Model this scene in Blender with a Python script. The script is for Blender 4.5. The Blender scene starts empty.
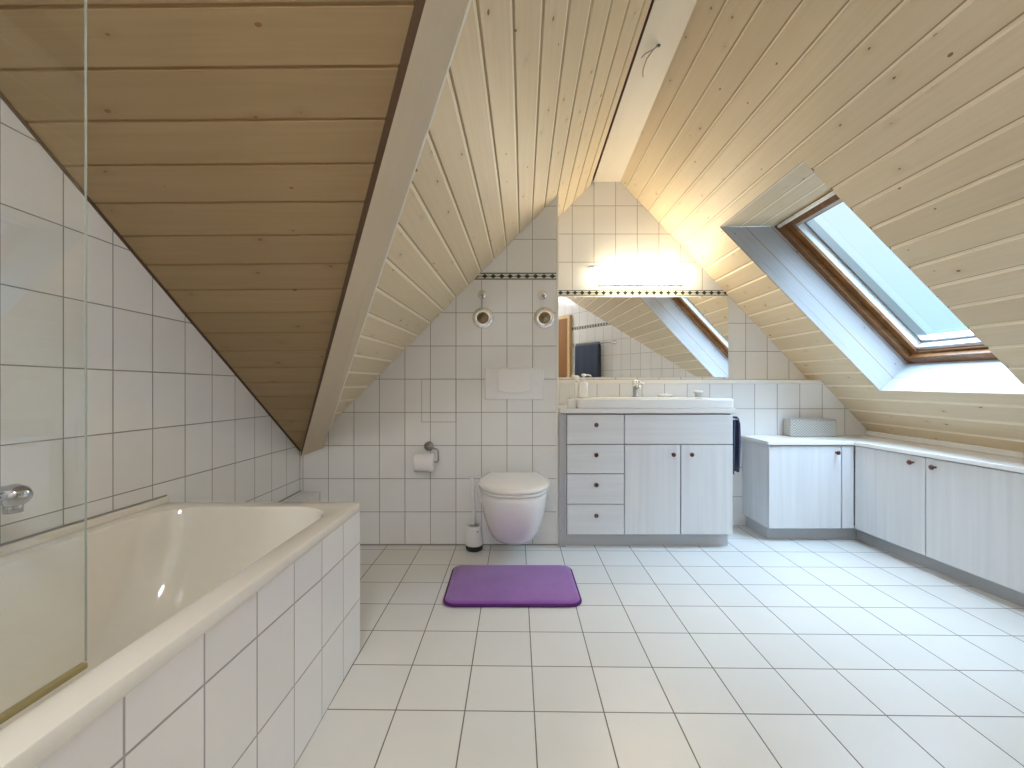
import bpy, bmesh, math, random
from mathutils import Vector, Matrix
C = bpy.context.scene
COL = C.collection
random.seed(4)
PI = math.pi

# ------------------------------------------------------------------ camera
F = 436.0
cam_d = bpy.data.cameras.new('camera'); cam = bpy.data.objects.new('camera', cam_d); COL.objects.link(cam)
cam.location = (0, 0, 1.0); cam.rotation_euler = (PI/2, 0, 0)
cam_d.sensor_width = 36; cam_d.lens = F/1024*36
cam_d.shift_x = 2/1024; cam_d.shift_y = -2/1024
cam_d.clip_start = .01
C.camera = cam
# ------------------------------------------------------------------ view
C.view_settings.view_transform = 'Standard'; C.view_settings.look = 'None'
C.view_settings.gamma = 1; C.view_settings.use_curve_mapping = False
C.view_settings.exposure = 1.13
C.cycles.max_bounces = 12; C.cycles.diffuse_bounces = 8; C.cycles.glossy_bounces = 6
C.cycles.transparent_max_bounces = 12
C.cycles.sample_clamp_indirect = 6
LAMP_STRENGTH = 12.0
LAMP_COLOR = (1, .85, .60)
FILL_LAMP = 34.0  # strength of the added fill lamp behind the viewer
# ------------------------------------------------------------------ world: overcast sky, brighter towards the zenith
SKY_LOW, SKY_HIGH = .58, 13.5
w = bpy.data.worlds.new('sky'); C.world = w; w.use_nodes = True
nt = w.node_tree; nt.nodes.clear()
tc = nt.nodes.new('ShaderNodeTexCoord'); sep = nt.nodes.new('ShaderNodeSeparateXYZ')
nt.links.new(tc.outputs['Generated'], sep.inputs[0])
mr = nt.nodes.new('ShaderNodeMapRange'); mr.inputs[1].default_value = .40; mr.inputs[2].default_value = .85
mr.inputs[3].default_value = SKY_LOW; mr.inputs[4].default_value = SKY_HIGH
nt.links.new(sep.outputs[2], mr.inputs[0])
cr = nt.nodes.new('ShaderNodeValToRGB')
cr.color_ramp.elements[0].position = .15; cr.color_ramp.elements[0].color = (.46, .74, .92, 1)
cr.color_ramp.elements[1].position = .36; cr.color_ramp.elements[1].color = (.62, .80, .93, 1)
e = cr.color_ramp.elements.new(.7); e.color = (.52, .75, 1.0, 1)
nz = nt.nodes.new('ShaderNodeTexNoise'); nz.inputs['Scale'].default_value = 2.2; nz.inputs['Detail'].default_value = 3
nt.links.new(tc.outputs['Generated'], nz.inputs['Vector'])
ad = nt.nodes.new('ShaderNodeMath'); ad.operation = 'MULTIPLY_ADD'; ad.inputs[1].default_value = .12
nt.links.new(nz.outputs[0], ad.inputs[0]); nt.links.new(sep.outputs[2], ad.inputs[2])
nt.links.new(ad.outputs[0], cr.inputs[0])
bg = nt.nodes.new('ShaderNodeBackground'); out = nt.nodes.new('ShaderNodeOutputWorld')
nt.links.new(cr.outputs[0], bg.inputs[0]); nt.links.new(mr.outputs[0], bg.inputs[1]); nt.links.new(bg.outputs[0], out.inputs[0])

# ------------------------------------------------------------------ materials
class NT:
    def __init__(s, name):
        s.m = bpy.data.materials.new(name); s.m.use_nodes = True
        s.t = s.m.node_tree; s.b = s.t.nodes['Principled BSDF']; s.out = s.t.nodes['Material Output']
    def n(s, typ, **kw):
        x = s.t.nodes.new(typ)
        for k, v in kw.items(): setattr(x, k, v)
        return x
    def l(s, a, b): s.t.links.new(a, b)
    def math(s, op, a, b=None, c=None):
        x = s.n('ShaderNodeMath', operation=op)
        for i, v in enumerate((a, b, c)):
            if v is None: continue
            if isinstance(v, (int, float)): x.inputs[i].default_value = v
            else: s.l(v, x.inputs[i])
        return x.outputs[0]
    def mix(s, f, a, b, mode='MIX'):
        x = s.n('ShaderNodeMix', data_type='RGBA', blend_type=mode)
        if isinstance(f, (int, float)): x.inputs[0].default_value = f
        else: s.l(f, x.inputs[0])
        for i, v in ((6, a), (7, b)):
            if isinstance(v, tuple): x.inputs[i].default_value = (*v[:3], 1)
            else: s.l(v, x.inputs[i])
        return x.outputs[2]
    def bump(s, h, dist, strength=1.0, invert=False):
        x = s.n('ShaderNodeBump', invert=invert); x.inputs['Strength'].default_value = strength
        x.inputs['Distance'].default_value = dist; s.l(h, x.inputs['Height']); s.l(x.outputs[0], s.b.inputs['Normal'])
        return x

def plain(name, col, rough=.5, metal=0, spec=.5, noise=0, nscale=30, sheen=0, coat=0):
    n = NT(name); n.b.inputs['Roughness'].default_value = rough; n.b.inputs['Metallic'].default_value = metal
    n.b.inputs['Specular IOR Level'].default_value = spec
    n.b.inputs['Sheen Weight'].default_value = sheen; n.b.inputs['Coat Weight'].default_value = coat
    t = n.n('ShaderNodeTexCoord'); z = n.n('ShaderNodeTexNoise'); z.inputs['Scale'].default_value = nscale
    n.l(t.outputs['Object'], z.inputs['Vector'])
    k = max(noise, .02)
    n.l(n.mix(z.outputs[0], tuple(c*(1-k) for c in col), tuple(min(1, c*(1+k)) for c in col)), n.b.inputs['Base Color'])
    return n.m

def tile_mat(name, col, grout, tw, th, mortar=.0021, rough=.18, vary=.03, bump=.0012):
    n = NT(name); uv = n.n('ShaderNodeUVMap')
    b = n.n('ShaderNodeTexBrick', offset=0.0, squash=1.0)
    b.inputs['Scale'].default_value = 1; b.inputs['Brick Width'].default_value = tw; b.inputs['Row Height'].default_value = th
    b.inputs['Mortar Size'].default_value = mortar; b.inputs['Mortar Smooth'].default_value = .25; b.inputs['Bias'].default_value = 0
    b.inputs['Color1'].default_value = (*[c*(1-vary) for c in col], 1); b.inputs['Color2'].default_value = (*[min(1, c*(1+vary)) for c in col], 1)
    b.inputs['Mortar'].default_value = (*grout, 1)
    n.l(uv.outputs[0], b.inputs['Vector'])
    z = n.n('ShaderNodeTexNoise'); z.inputs['Scale'].default_value = 7; z.inputs['Detail'].default_value = 5; n.l(uv.outputs[0], z.inputs['Vector'])
    c = n.mix(n.math('MULTIPLY', z.outputs[0], .16), b.outputs['Color'], tuple(c*.86 for c in col), 'MULTIPLY')
    n.l(c, n.b.inputs['Base Color'])
    n.l(n.math('MULTIPLY_ADD', b.outputs['Fac'], .5, rough), n.b.inputs['Roughness'])
    n.bump(b.outputs['Fac'], bump, 1.0, invert=True)
    return n.m

def border_mat(name, col, u0=.0, pitch=.0519, bw=.042):
    """uv.x metres along, uv.y metres from the strip's bottom"""
    n = NT(name); uv = n.n('ShaderNodeUVMap'); s = n.n('ShaderNodeSeparateXYZ'); n.l(uv.outputs[0], s.inputs[0])
    fx = n.math('ABSOLUTE', n.math('SUBTRACT', n.math('FRACT', n.math('DIVIDE', s.outputs[0], pitch)), .5))
    fy = n.math('ABSOLUTE', n.math('SUBTRACT', n.math('DIVIDE', s.outputs[1], bw), .5))
    dia = n.math('LESS_THAN', n.math('ADD', n.math('MULTIPLY', fx, 1.0), n.math('MULTIPLY', fy, 1.1)), .37)
    bar = n.math('MULTIPLY', n.math('GREATER_THAN', fy, .34), n.math('LESS_THAN', fy, .47))
    lnk = n.math('MULTIPLY', n.math('LESS_THAN', fy, .05), n.math('GREATER_THAN', fx, .3))
    m = n.math('MAXIMUM', n.math('MAXIMUM', dia, bar), lnk)
    c = n.mix(m, col, (.03, .045, .04))
    n.l(c, n.b.inputs['Base Color']); n.b.inputs['Roughness'].default_value = .2
    return n.m

def board_mat(name, ca, cb, knot=(.22, .10, .04), white=0.0, groove=None, pale=None):
    """uv.x metres along the board, uv.y in board widths"""
    n = NT(name); uv = n.n('ShaderNodeUVMap'); s = n.n('ShaderNodeSeparateXYZ'); n.l(uv.outputs[0], s.inputs[0])
    bid = n.math('FLOOR', s.outputs[1]); fr = n.math('FRACT', s.outputs[1])
    wn = n.n('ShaderNodeTexWhiteNoise', noise_dimensions='1D'); n.l(bid, wn.inputs['W'])
    # grain
    cmb = n.n('ShaderNodeCombineXYZ')
    n.l(n.math('MULTIPLY', s.outputs[0], 1.6), cmb.inputs[0]); n.l(n.math('MULTIPLY', s.outputs[1], 5.5), cmb.inputs[1]); n.l(n.math('MULTIPLY', wn.outputs[0], 40), cmb.inputs[2])
    g = n.n('ShaderNodeTexNoise'); g.inputs['Scale'].default_value = 1.4; g.inputs['Detail'].default_value = 6; g.inputs['Distortion'].default_value = .6
    n.l(cmb.outputs[0], g.inputs['Vector'])
    base = n.mix(g.outputs[0], ca, cb)
    base = n.mix(n.math('MULTIPLY', wn.outputs[0], .30), base, tuple(x*.80 for x in ca))
    # knots
    cm2 = n.n('ShaderNodeCombineXYZ')
    n.l(n.math('MULTIPLY', s.outputs[0], 4.2), cm2.inputs[0])
    n.l(n.math('MULTIPLY', s.outputs[1], .9), cm2.inputs[1])
    n.l(n.math('MULTIPLY', wn.outputs[0], 0), cm2.inputs[2])
    v = n.n('ShaderNodeTexVoronoi', voronoi_dimensions='2D'); v.inputs['Scale'].default_value = 1; v.inputs['Randomness'].default_value = 1
    n.l(cm2.outputs[0], v.inputs['Vector'])
    rs = n.n('ShaderNodeSeparateXYZ'); n.l(v.outputs['Color'], rs.inputs[0])
    rad = n.math('MULTIPLY', n.math('MULTIPLY_ADD', rs.outputs[0], .026, .010), n.math('GREATER_THAN', rs.outputs[1], .3))
    k = n.math('LESS_THAN', v.outputs['Distance'], rad)
    mrk = n.n('ShaderNodeMapRange'); mrk.inputs[1].default_value = 0; mrk.inputs[2].default_value = .16; mrk.inputs[3].default_value = .35; mrk.inputs[4].default_value = 0
    n.l(v.outputs['Distance'], mrk.inputs[0])
    base = n.mix(n.math('MULTIPLY', mrk.outputs[0], n.math('GREATER_THAN', rs.outputs[1], .5)), base, tuple(x*.7 for x in ca))
    base = n.mix(n.math('MULTIPLY', k, .9), base, knot)
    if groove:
        # pale band along the groove, with a thin dark line at its edge
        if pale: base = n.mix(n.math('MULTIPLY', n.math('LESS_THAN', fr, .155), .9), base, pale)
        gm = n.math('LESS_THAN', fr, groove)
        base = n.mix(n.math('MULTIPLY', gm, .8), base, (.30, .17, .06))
    n.l(base, n.b.inputs['Base Color']); n.b.inputs['Roughness'].default_value = .48; n.b.inputs['Specular IOR Level'].default_value = .35
    n.bump(g.outputs[0], .0008, .5)
    return n.m

def grain_mat(name, ca, cb, axis='Z', rough=.4):
    n = NT(name); t = n.n('ShaderNodeTexCoord'); mp = n.n('ShaderNodeMapping'); n.l(t.outputs['Object'], mp.inputs[0])
    sc = {'Z': (38, 38, 1.3), 'X': (1.3, 38, 38), 'Y': (38, 1.3, 38)}[axis]; mp.inputs['Scale'].default_value = sc
    g = n.n('ShaderNodeTexNoise'); g.inputs['Scale'].default_value = 1; g.inputs['Detail'].default_value = 6; n.l(mp.outputs[0], g.inputs['Vector'])
    r = n.n('ShaderNodeMapRange'); r.inputs[1].default_value = .3; r.inputs[2].default_value = .7; n.l(g.outputs[0], r.inputs[0])
    n.l(n.mix(r.outputs[0], ca, cb), n.b.inputs['Base Color']); n.b.inputs['Roughness'].default_value = rough
    return n.m

def glass_mat(name, tint, ior=1.5):
    n = NT(name); n.t.nodes.remove(n.b)
    ge = n.n('ShaderNodeNewGeometry'); dt = n.n('ShaderNodeVectorMath', operation='DOT_PRODUCT')
    n.l(ge.outputs['Incoming'], dt.inputs[0]); n.l(ge.outputs['Normal'], dt.inputs[1])
    f0 = ((ior-1)/(ior+1))**2
    fz = n.math('MULTIPLY_ADD', n.math('POWER', n.math('SUBTRACT', 1.0, n.math('ABSOLUTE', dt.outputs['Value'])), 5.0), 1-f0, f0)
    tr = n.n('ShaderNodeBsdfTransparent'); tr.inputs[0].default_value = (*tint, 1)
    gl = n.n('ShaderNodeBsdfGlossy'); gl.inputs['Roughness'].default_value = .0; gl.inputs[0].default_value = (1, 1, 1, 1)
    mx = n.n('ShaderNodeMixShader'); n.l(fz, mx.inputs[0]); n.l(tr.outputs[0], mx.inputs[1]); n.l(gl.outputs[0], mx.inputs[2]); n.l(mx.outputs[0], n.out.inputs[0])
    return n.m

def emit_mat(name, col, s):
    n = NT(name); n.t.nodes.remove(n.b); em = n.n('ShaderNodeEmission'); em.inputs[0].default_value = (*col, 1); em.inputs[1].default_value = s
    n.l(em.outputs[0], n.out.inputs[0]); return n.m

TW, TH = .1565, .2035
TILE = (.82, .82, .81); GROUT = (.30, .285, .275)
M = {}
M['tile'] = tile_mat('wall_tile', TILE, GROUT, TW, TH)
M['tile_tub'] = tile_mat('tub_tile', (.86, .86, .87), (.40, .39, .40), .166, .2075, mortar=.0024)
M['floor'] = tile_mat('floor_tile', (.74, .73, .70), (.20, .18, .16), .211, .211, mortar=.0022, rough=.30, vary=.025, bump=.001)
M['border'] = border_mat('border_strip', (.66, .65, .60))
M['grout'] = plain('grout', GROUT, .8)
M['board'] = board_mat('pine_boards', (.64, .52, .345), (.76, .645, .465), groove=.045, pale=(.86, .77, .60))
M['board_shaded'] = board_mat('pine_boards_shaded', (.31, .21, .105), (.41, .29, .155), groove=.06)  # same pine, darkened: the shade on this slope is put into the colour
M['beam'] = board_mat('beam_wood', (.60, .50, .36), (.69, .59, .45))
M['ridge'] = board_mat('ridge_beam_wood', (.70, .62, .49), (.80, .72, .60))
M['stain'] = plain('dark_stain', (.20, .065, .03), .55, noise=.3)
M['stain2'] = plain('brown_stain', (.085, .045, .022), .6, noise=.3)
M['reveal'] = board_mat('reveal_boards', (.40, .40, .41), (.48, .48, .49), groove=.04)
M['brownframe'] = grain_mat('brown_window_wood', (.17, .070, .022), (.27, .12, .042), 'X', .3)
M['alu'] = plain('sash_grey', (.62, .61, .60), .35, metal=.0)
M['white'] = plain('white_gloss', (.82, .81, .80), .12, coat=.3)
M['tub'] = plain('tub_enamel', (.85, .825, .76), .08, coat=.5, noise=.015)
M['whiteplastic'] = plain('white_plastic', (.80, .80, .80), .3)
M['trimwhite'] = plain('white_trim', (.84, .82, .76), .4)
M['chrome'] = plain('chrome', (.82, .82, .83), .08, metal=1)
M['steel'] = plain('brushed_metal', (.40, .39, .38), .28, metal=1)
M['brass'] = plain('aged_brass', (.30, .24, .15), .35, metal=1)
M['cab'] = grain_mat('limed_wood', (.64, .65, .67), (.71, .72, .73), 'Z')
M['cabx'] = grain_mat('limed_wood_across', (.64, .65, .67), (.71, .72, .73), 'X')
M['plinth'] = plain('grey_plinth', (.45, .46, .48), .5)
M['gap'] = plain('shadow_gap', (.22, .22, .24), .8)
M['top'] = plain('white_worktop', (.80, .79, .78), .25, noise=.03)
M['knob'] = plain('dark_red_knob', (.07, .008, .008), .22, coat=.4)
M['towel'] = plain('navy_towel', (.010, .018, .07), .95, noise=.4, nscale=180, sheen=.3)
M['towel2'] = plain('slate_towel', (.035, .055, .10), .95, noise=.4, nscale=120, sheen=.3)
M['door'] = grain_mat('brown_door', (.22, .085, .015), (.29, .12, .025), 'Z', .35)
M['doorframe'] = grain_mat('door_frame_pine', (.62, .42, .18), (.70, .50, .24), 'Z', .4)
M['mirror'] = plain('mirror', (.94, .94, .93), .0, metal=1)
M['black'] = plain('black_rubber', (.03, .03, .032), .4)
M['paper'] = plain('toilet_paper', (.84, .83, .83), .9)
M['chrome_grey'] = plain('chrome_grey', (.50, .50, .52), .10, metal=1)
M['edge'] = plain('glass_edge', (.34, .37, .35), .2)
M['glass'] = glass_mat('shower_glass', (.955, .965, .955))
M['pane'] = glass_mat('window_pane', (.97, .98, .98))
M['seal'] = plain('aged_clear_seal', (.30, .25, .10), .4)
M['soap'] = plain('olive_soap', (.36, .34, .20), .25)
M['lamp'] = emit_mat('lamp_glow', LAMP_COLOR, LAMP_STRENGTH)
M['fill_lamp'] = emit_mat('fill_lamp_glow', (.95, .97, 1.0), FILL_LAMP)
# rug
n = NT('purple_plush'); t = n.n('ShaderNodeTexCoord'); z = n.n('ShaderNodeTexNoise'); z.inputs['Scale'].default_value = 9; z.inputs['Detail'].default_value = 3; n.l(t.outputs['Object'], z.inputs['Vector'])
z2 = n.n('ShaderNodeTexNoise'); z2.inputs['Scale'].default_value = 420; n.l(t.outputs['Object'], z2.inputs['Vector'])
n.l(n.mix(z.outputs[0], (.20, .06, .31), (.31, .11, .43)), n.b.inputs['Base Color']); n.b.inputs['Roughness'].default_value = .9; n.b.inputs['Sheen Weight'].default_value = .5
n.bump(z2.outputs[0], .002, .6); M['rug'] = n.m
M['rugedge'] = plain('purple_edge', (.09, .012, .14), .85)
# woven box
n = NT('woven_white'); t = n.n('ShaderNodeTexCoord'); ck = n.n('ShaderNodeTexChecker'); ck.inputs['Scale'].default_value = 110
ck.inputs[1].default_value = (.62, .61, .57, 1); ck.inputs[2].default_value = (.36, .36, .34, 1); n.l(t.outputs['Object'], ck.inputs['Vector'])
n.l(ck.outputs[0], n.b.inputs['Base Color']); n.bump(ck.outputs[1], .001); M['woven'] = n.m

# ------------------------------------------------------------------ helpers
def finish(name, bm, mat, parent=None, smooth=False, bevel=0, seg=2, origin=None):
    me = bpy.data.meshes.new(name)
    bmesh.ops.recalc_face_normals(bm, faces=bm.faces[:])
    if origin is not None:
        bmesh.ops.translate(bm, verts=bm.verts, vec=-Vector(origin))
    bm.to_mesh(me); bm.free()
    for m in (mat if isinstance(mat, (list, tuple)) else [mat]): me.materials.append(M[m] if isinstance(m, str) else m)
    o = bpy.data.objects.new(name, me); COL.objects.link(o)
    if origin is not None: o.location = origin
    if parent is not None:
        o.parent = parent
        o.location = o.location - parent.location if parent.parent is None else o.location - (parent.parent.location + parent.location)
    if smooth:
        for p in me.polygons: p.use_smooth = True
    if bevel:
        b = o.modifiers.new('bevel', 'BEVEL'); b.width = bevel; b.segments = seg; b.limit_method = 'ANGLE'; b.angle_limit = math.radians(40)
        if not smooth:
            for p in me.polygons: p.use_smooth = True
            wn_ = o.modifiers.new('wn', 'WEIGHTED_NORMAL'); wn_.keep_sharp = False
    return o

def struct(o): o['kind'] = 'structure'; return o
def tag(o, label, cat, group=None):
    o['label'] = label; o['category'] = cat
    if group: o['group'] = group
    return o
def thing(name, label, cat, loc, group=None):
    o = bpy.data.objects.new(name, None); COL.objects.link(o); o.location = loc; o.empty_display_size = .05
    return tag(o, label, cat, group)

def box(bm, x0, x1, y0, y1, z0, z1):
    vs = [bm.verts.new((x, y, z)) for x in (x0, x1) for y in (y0, y1) for z in (z0, z1)]
    for f in ((0, 1, 3, 2), (4, 6, 7, 5), (0, 4, 5, 1), (2, 3, 7, 6), (0, 2, 6, 4), (1, 5, 7, 3)): bm.faces.new([vs[i] for i in f])
    return vs
def BX(*a):
    bm = bmesh.new(); box(bm, *a); return bm
def prism(bm, pts, z0, z1):
    a = [bm.verts.new((x, y, z0)) for x, y in pts]; b = [bm.verts.new((x, y, z1)) for x, y in pts]
    bm.faces.new(a[::-1]); bm.faces.new(b)
    for i in range(len(pts)):
        j = (i+1) % len(pts); bm.faces.new((a[i], a[j], b[j], b[i]))
def loft(bm, rings, cap0=True, cap1=True):
    R = [[bm.verts.new(p) for p in r] for r in rings]
    n = len(R[0])
    for a, b in zip(R, R[1:]):
        for i in range(n):
            j = (i+1) % n; bm.faces.new((a[i], a[j], b[j], b[i]))
    if cap0: bm.faces.new(R[0][::-1])
    if cap1: bm.faces.new(R[-1])
def tube(bm, pts, r, seg=12, radii=None):
    pts = [Vector(p) for p in pts]; rings = []
    up = Vector((0, 0, 1))
    for i, p in enumerate(pts):
        d = (pts[min(i+1, len(pts)-1)] - pts[max(i-1, 0)]).normalized()
        a = d.cross(up) if abs(d.dot(up)) < .95 else d.cross(Vector((0, 1, 0)))
        a.normalize(); b = d.cross(a).normalized(); rr = radii[i] if radii else r
        rings.append([p + (a*math.cos(t) + b*math.sin(t))*rr for t in [2*PI*k/seg for k in range(seg)]])
    loft(bm, rings)
def lathe(bm, prof, axis_o, axis='Z', seg=32):
    """prof: list of (r, h) along axis"""
    o = Vector(axis_o); rings = []
    for r, h in prof:
        ring = []
        for k in range(seg):
            t = 2*PI*k/seg; c, s = r*math.cos(t), r*math.sin(t)
            v = {'Z': (c, s, h), 'Y': (c, h, s), 'X': (h, c, s)}[axis]; ring.append(o + Vector(v))
        rings.append(ring)
    loft(bm, rings)
def uvs(bm, fn):
    l = bm.loops.layers.uv.verify()
    for f in bm.faces:
        for lp in f.loops: lp[l].uv = fn(lp.vert.co, f.normal)
def tiled_box_uv(ox=0, oy=0, oz=0):
    def fn(co, nn):
        if abs(nn.x) > .7: return (co.y-oy, co.z-oz)
        if abs(nn.y) > .7: return (co.x-ox, co.z-oz)
        return (co.x-ox, co.y-oy)
    return fn

def wall(name, a, b, z0, z1, u0, v0=0.0, border=None, roof=False, tilt=None):
    """vertical wall from a to b, u measured from a minus u0; border=(zb0,zb1)"""
    bm = bmesh.new(); L = (Vector(b)-Vector(a)).length
    bands = [(z0, z1, 0, v0)] if not border else [(z0, border[0], 0, v0), (border[0], border[1], 1, border[0]), (border[1], z1, 0, border[1])]
    l = bm.loops.layers.uv.verify()
    for q0, q1, mi, vo in bands:
        vs = [bm.verts.new((a[0], a[1], q0)), bm.verts.new((b[0], b[1], q0)), bm.verts.new((b[0], b[1], q1)), bm.verts.new((a[0], a[1], q1))]
        f = bm.faces.new(vs); f.material_index = mi
        for lp, (uu, zz) in zip(f.loops, ((0, q0), (L, q0), (L, q1), (0, q1))):
            v = zz - vo
            if tilt: v -= tilt(uu)
            lp[l].uv = (uu-u0+10*TW, v + (0 if mi else 10*TH))
    if roof:
        nr = Vector((1.05, -.0315, 1)).normalized()
        bmesh.ops.bisect_plane(bm, geom=bm.verts[:]+bm.edges[:]+bm.faces[:], plane_co=Vector((.65, 3.15, 2.5977))+nr*.02, plane_no=nr, clear_outer=True)
    return struct(finish(name, bm, ['tile', 'border']))

# ------------------------------------------------------------------ room numbers
YT, YR, YL = 2.675, 3.15, 3.03
XL = -1.284; XC = .2945
XB = XL
WL = lambda y: .936 + .689*(y+.2)       # the slanting wall behind and right of the viewer
# floor
bm = bmesh.new(); box(bm, -1.5, 3.0, -1.5, 3.4, -.05, 0)
th = -.0145
def fl(co, nn):
    x, y = co.x, co.y
    u = x*math.cos(th)+y*math.sin(th); v = -x*math.sin(th)+y*math.cos(th)
    return (u - .0545 + 10*.211, v + FV + 10*.211)
FV = -1.3245 % .211
FV = .211 - (1.324 % .211)
uvs(bm, fl); struct(finish('floor', bm, 'floor'))
# walls
wall('wall_left', (XL, -1.2), (XL, YT), 0, 3.3, (YT+1.2)-.013, tilt=lambda u: .0165*((YT+1.2)-u))
wf = wall('wall_far', (XL, YT), (XC, YT), 0, 2.4, (XC-XL), border=(1.628, 1.672))
wall('wall_far_side', (XC, YT), (XC, YR), 0, 2.6, 0, border=(1.628, 1.668))
wall('wall_alcove', (XC, YR), (2.8, YR), 0, 2.75, .763-XC, border=(1.6235, 1.662), roof=True)
wr = wall('wall_right', (WL(-.9)-.0, -.9), (2.75, -.2+(2.75-.936)/.689), 0, 3.2, .05, v0=.142, border=(1.77, 1.81), roof=True)
wall('wall_right_far', (2.60, 1.5), (2.60, 3.4), 0, 1.2, 0, roof=True)
wall('wall_behind', (WL(-.9), -.9), (WL(-.9), -1.2), 0, 3.2, 0)
wall('wall_back', (XL, -1.2), (WL(-.9), -1.2), 0, 3.2, 0)
# low installation wall behind the washbasin
bm = BX(XC, 2.6, YL, YR, 0, .988)
bm.normal_update(); uvs(bm, tiled_box_uv(1.544-10*TW, 0, -10*TH)); struct(finish('wall_alcove_low', bm, 'tile'))
struct(finish('trim_1', BX(XC+.001, 2.22, YL-.008, YR-.001, .988, 1.016), 'trimwhite', bevel=.003))
struct(finish('trim_2', BX(XC-.010, XC+.003, YT-.004, YT+.012, 0, 2.16), 'trimwhite', bevel=.002))
# pipe box along the left wall beyond the tub
bm = BX(XL, -1.162, 1.64, YT, 0, .331); bm.normal_update(); uvs(bm, tiled_box_uv(0, 0, 0)); struct(finish('trim_3', bm, 'tile'))
# silicone joints
struct(finish('baseboard_far', BX(XL, XC, YT-.006, YT, 0, .006), 'grout'))
struct(finish('trim_10', BX(XL, XL+.004, 1.62, YT, .331, .337), 'grout'))

# ------------------------------------------------------------------ board ceilings
def boards(bm, O, U, V, N, u0, u1, v0, v1, vg, wdt, hole=None, gw=.017, gd=.0055, clip=None, back=.04, skew=0):
    """boards running along U; grooves start at vg + k*wdt; hole=(ua,ub,va,vb)"""
    l = bm.loops.layers.uv.verify()
    prof = []
    k = math.floor((v0-vg)/wdt)
    while vg+k*wdt < v1:
        g = vg+k*wdt
        prof += [(g, gd), (g+gw*.75, gd*.8), (g+gw, 0), (g+wdt-.0005, 0)]
        k += 1
    cuts = [hole[2], hole[3]] if hole else []
    segs = []
    for (a, da), (b, db) in zip(prof, prof[1:]):
        if b <= v0 or a >= v1: continue
        pts = [a] + sorted(c for c in cuts if a < c < b) + [b]
        for p, q in zip(pts, pts[1:]):
            fp = da+(db-da)*(p-a)/max(b-a, 1e-9); fq = da+(db-da)*(q-a)/max(b-a, 1e-9)
            segs.append((p, fp, q, fq))
    P = lambda u, v, n_: O + U*(u+skew*v) + V*v + N*n_
    def quad(ua, ub, p, fp, q, fq, mi=0):
        f = bm.faces.new([bm.verts.new(P(ua, p, fp)), bm.verts.new(P(ub, p, fp)), bm.verts.new(P(ub, q, fq)), bm.verts.new(P(ua, q, fq))])
        mid = ((p+q)/2-vg)/wdt; bid = math.floor(mid)
        for lp, (uu, vv) in zip(f.loops, ((ua, p), (ub, p), (ub, q), (ua, q))):
            y = (vv-vg)/wdt; y = min(max(y, bid+.001), bid+.999)
            lp[l].uv = (uu, y + 50)
        f.material_index = mi
    for p, fp, q, fq in segs:
        if hole and (p+q)/2 > hole[2] and (p+q)/2 < hole[3]:
            quad(u0, hole[0], p, fp, q, fq); quad(hole[1], u1, p, fp, q, fq)
        else: quad(u0, u1, p, fp, q, fq)
    # backing sheets above
    if hole:
        for (a, b, c, d) in ((u0, u1, v0, hole[2]), (u0, u1, hole[3], v1), (u0, hole[0], hole[2], hole[3]), (hole[1], u1, hole[2], hole[3])):
            quad(a, b, c, back, d, back, 1)
    else: quad(u0, u1, v0, back, v1, back, 1)
    if clip:
        for co, no in clip:
            bmesh.ops.bisect_plane(bm, geom=bm.verts[:]+bm.edges[:]+bm.faces[:], plane_co=co, plane_no=no, clear_outer=True)

def finish_raw(name, bm, mats):
    me = bpy.data.meshes.new(name); bm.to_mesh(me); bm.free()
    for m in mats: me.materials.append(M[m])
    o = bpy.data.objects.new(name, me); COL.objects.link(o); return struct(o)

# right slope:  Z = 3.181 - 1.05 X + .0315 Y
OR = Vector((.65, 3.15, 3.181-1.05*.65+.0315*3.15))
NR = Vector((1.05, -.0315, 1)).normalized(); UR = Vector((.03, 1, 0)).normalized(); VR = UR.cross(NR).normalized()
if VR.z > 0: VR = -VR
PR = lambda u, v, n_: OR + UR*u + VR*v + NR*n_
cornersR = {}
for nm, p in dict(TL=(1.265, 2.611, 1.934), BL=(2.207, 2.624, .946), TR=(1.2386, 1.843, 1.938), BR=(2.180, 1.8587, .950)).items():
    d = Vector(p)-OR; cornersR[nm] = (d.dot(UR), d.dot(VR))
HU0 = (cornersR['TR'][0]+cornersR['BR'][0])/2; HU0 -= .018; HU1 = (cornersR['TL'][0]+cornersR['BL'][0])/2
HV0 = (cornersR['TL'][1]+cornersR['TR'][1])/2; HV1 = (cornersR['BL'][1]+cornersR['BR'][1])/2
print('hole', HU0, HU1, HV0, HV1)
al = math.atan(1.05)
bm = bmesh.new()
boards(bm, OR, UR, VR, NR, -4.4, .15, -.02, 2.9, (.9147-.65)/math.cos(al), .1155, hole=(HU0, HU1, HV0, HV1))
finish_raw('ceiling', bm, ['board', 'stain'])
# left slope: Z = 1.931 + 1.008 X - .0302 Y
BR0, BR1 = Vector((-.0875, .93, 1.815)), Vector((-1.147, 2.675, .595))
BL0, BL1 = Vector((-.161, .878, 1.80)), Vector((-1.272, 2.66, .555))
NL = Vector((-1.008, .0302, 1)).normalized(); UL = Vector((.03, 1, 0)).normalized(); VL = UL.cross(NL).normalized()
if VL.x > 0: VL = -VL
OL = Vector((.65, 3.15, 1.931+1.008*.65-.0302*3.15))
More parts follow.
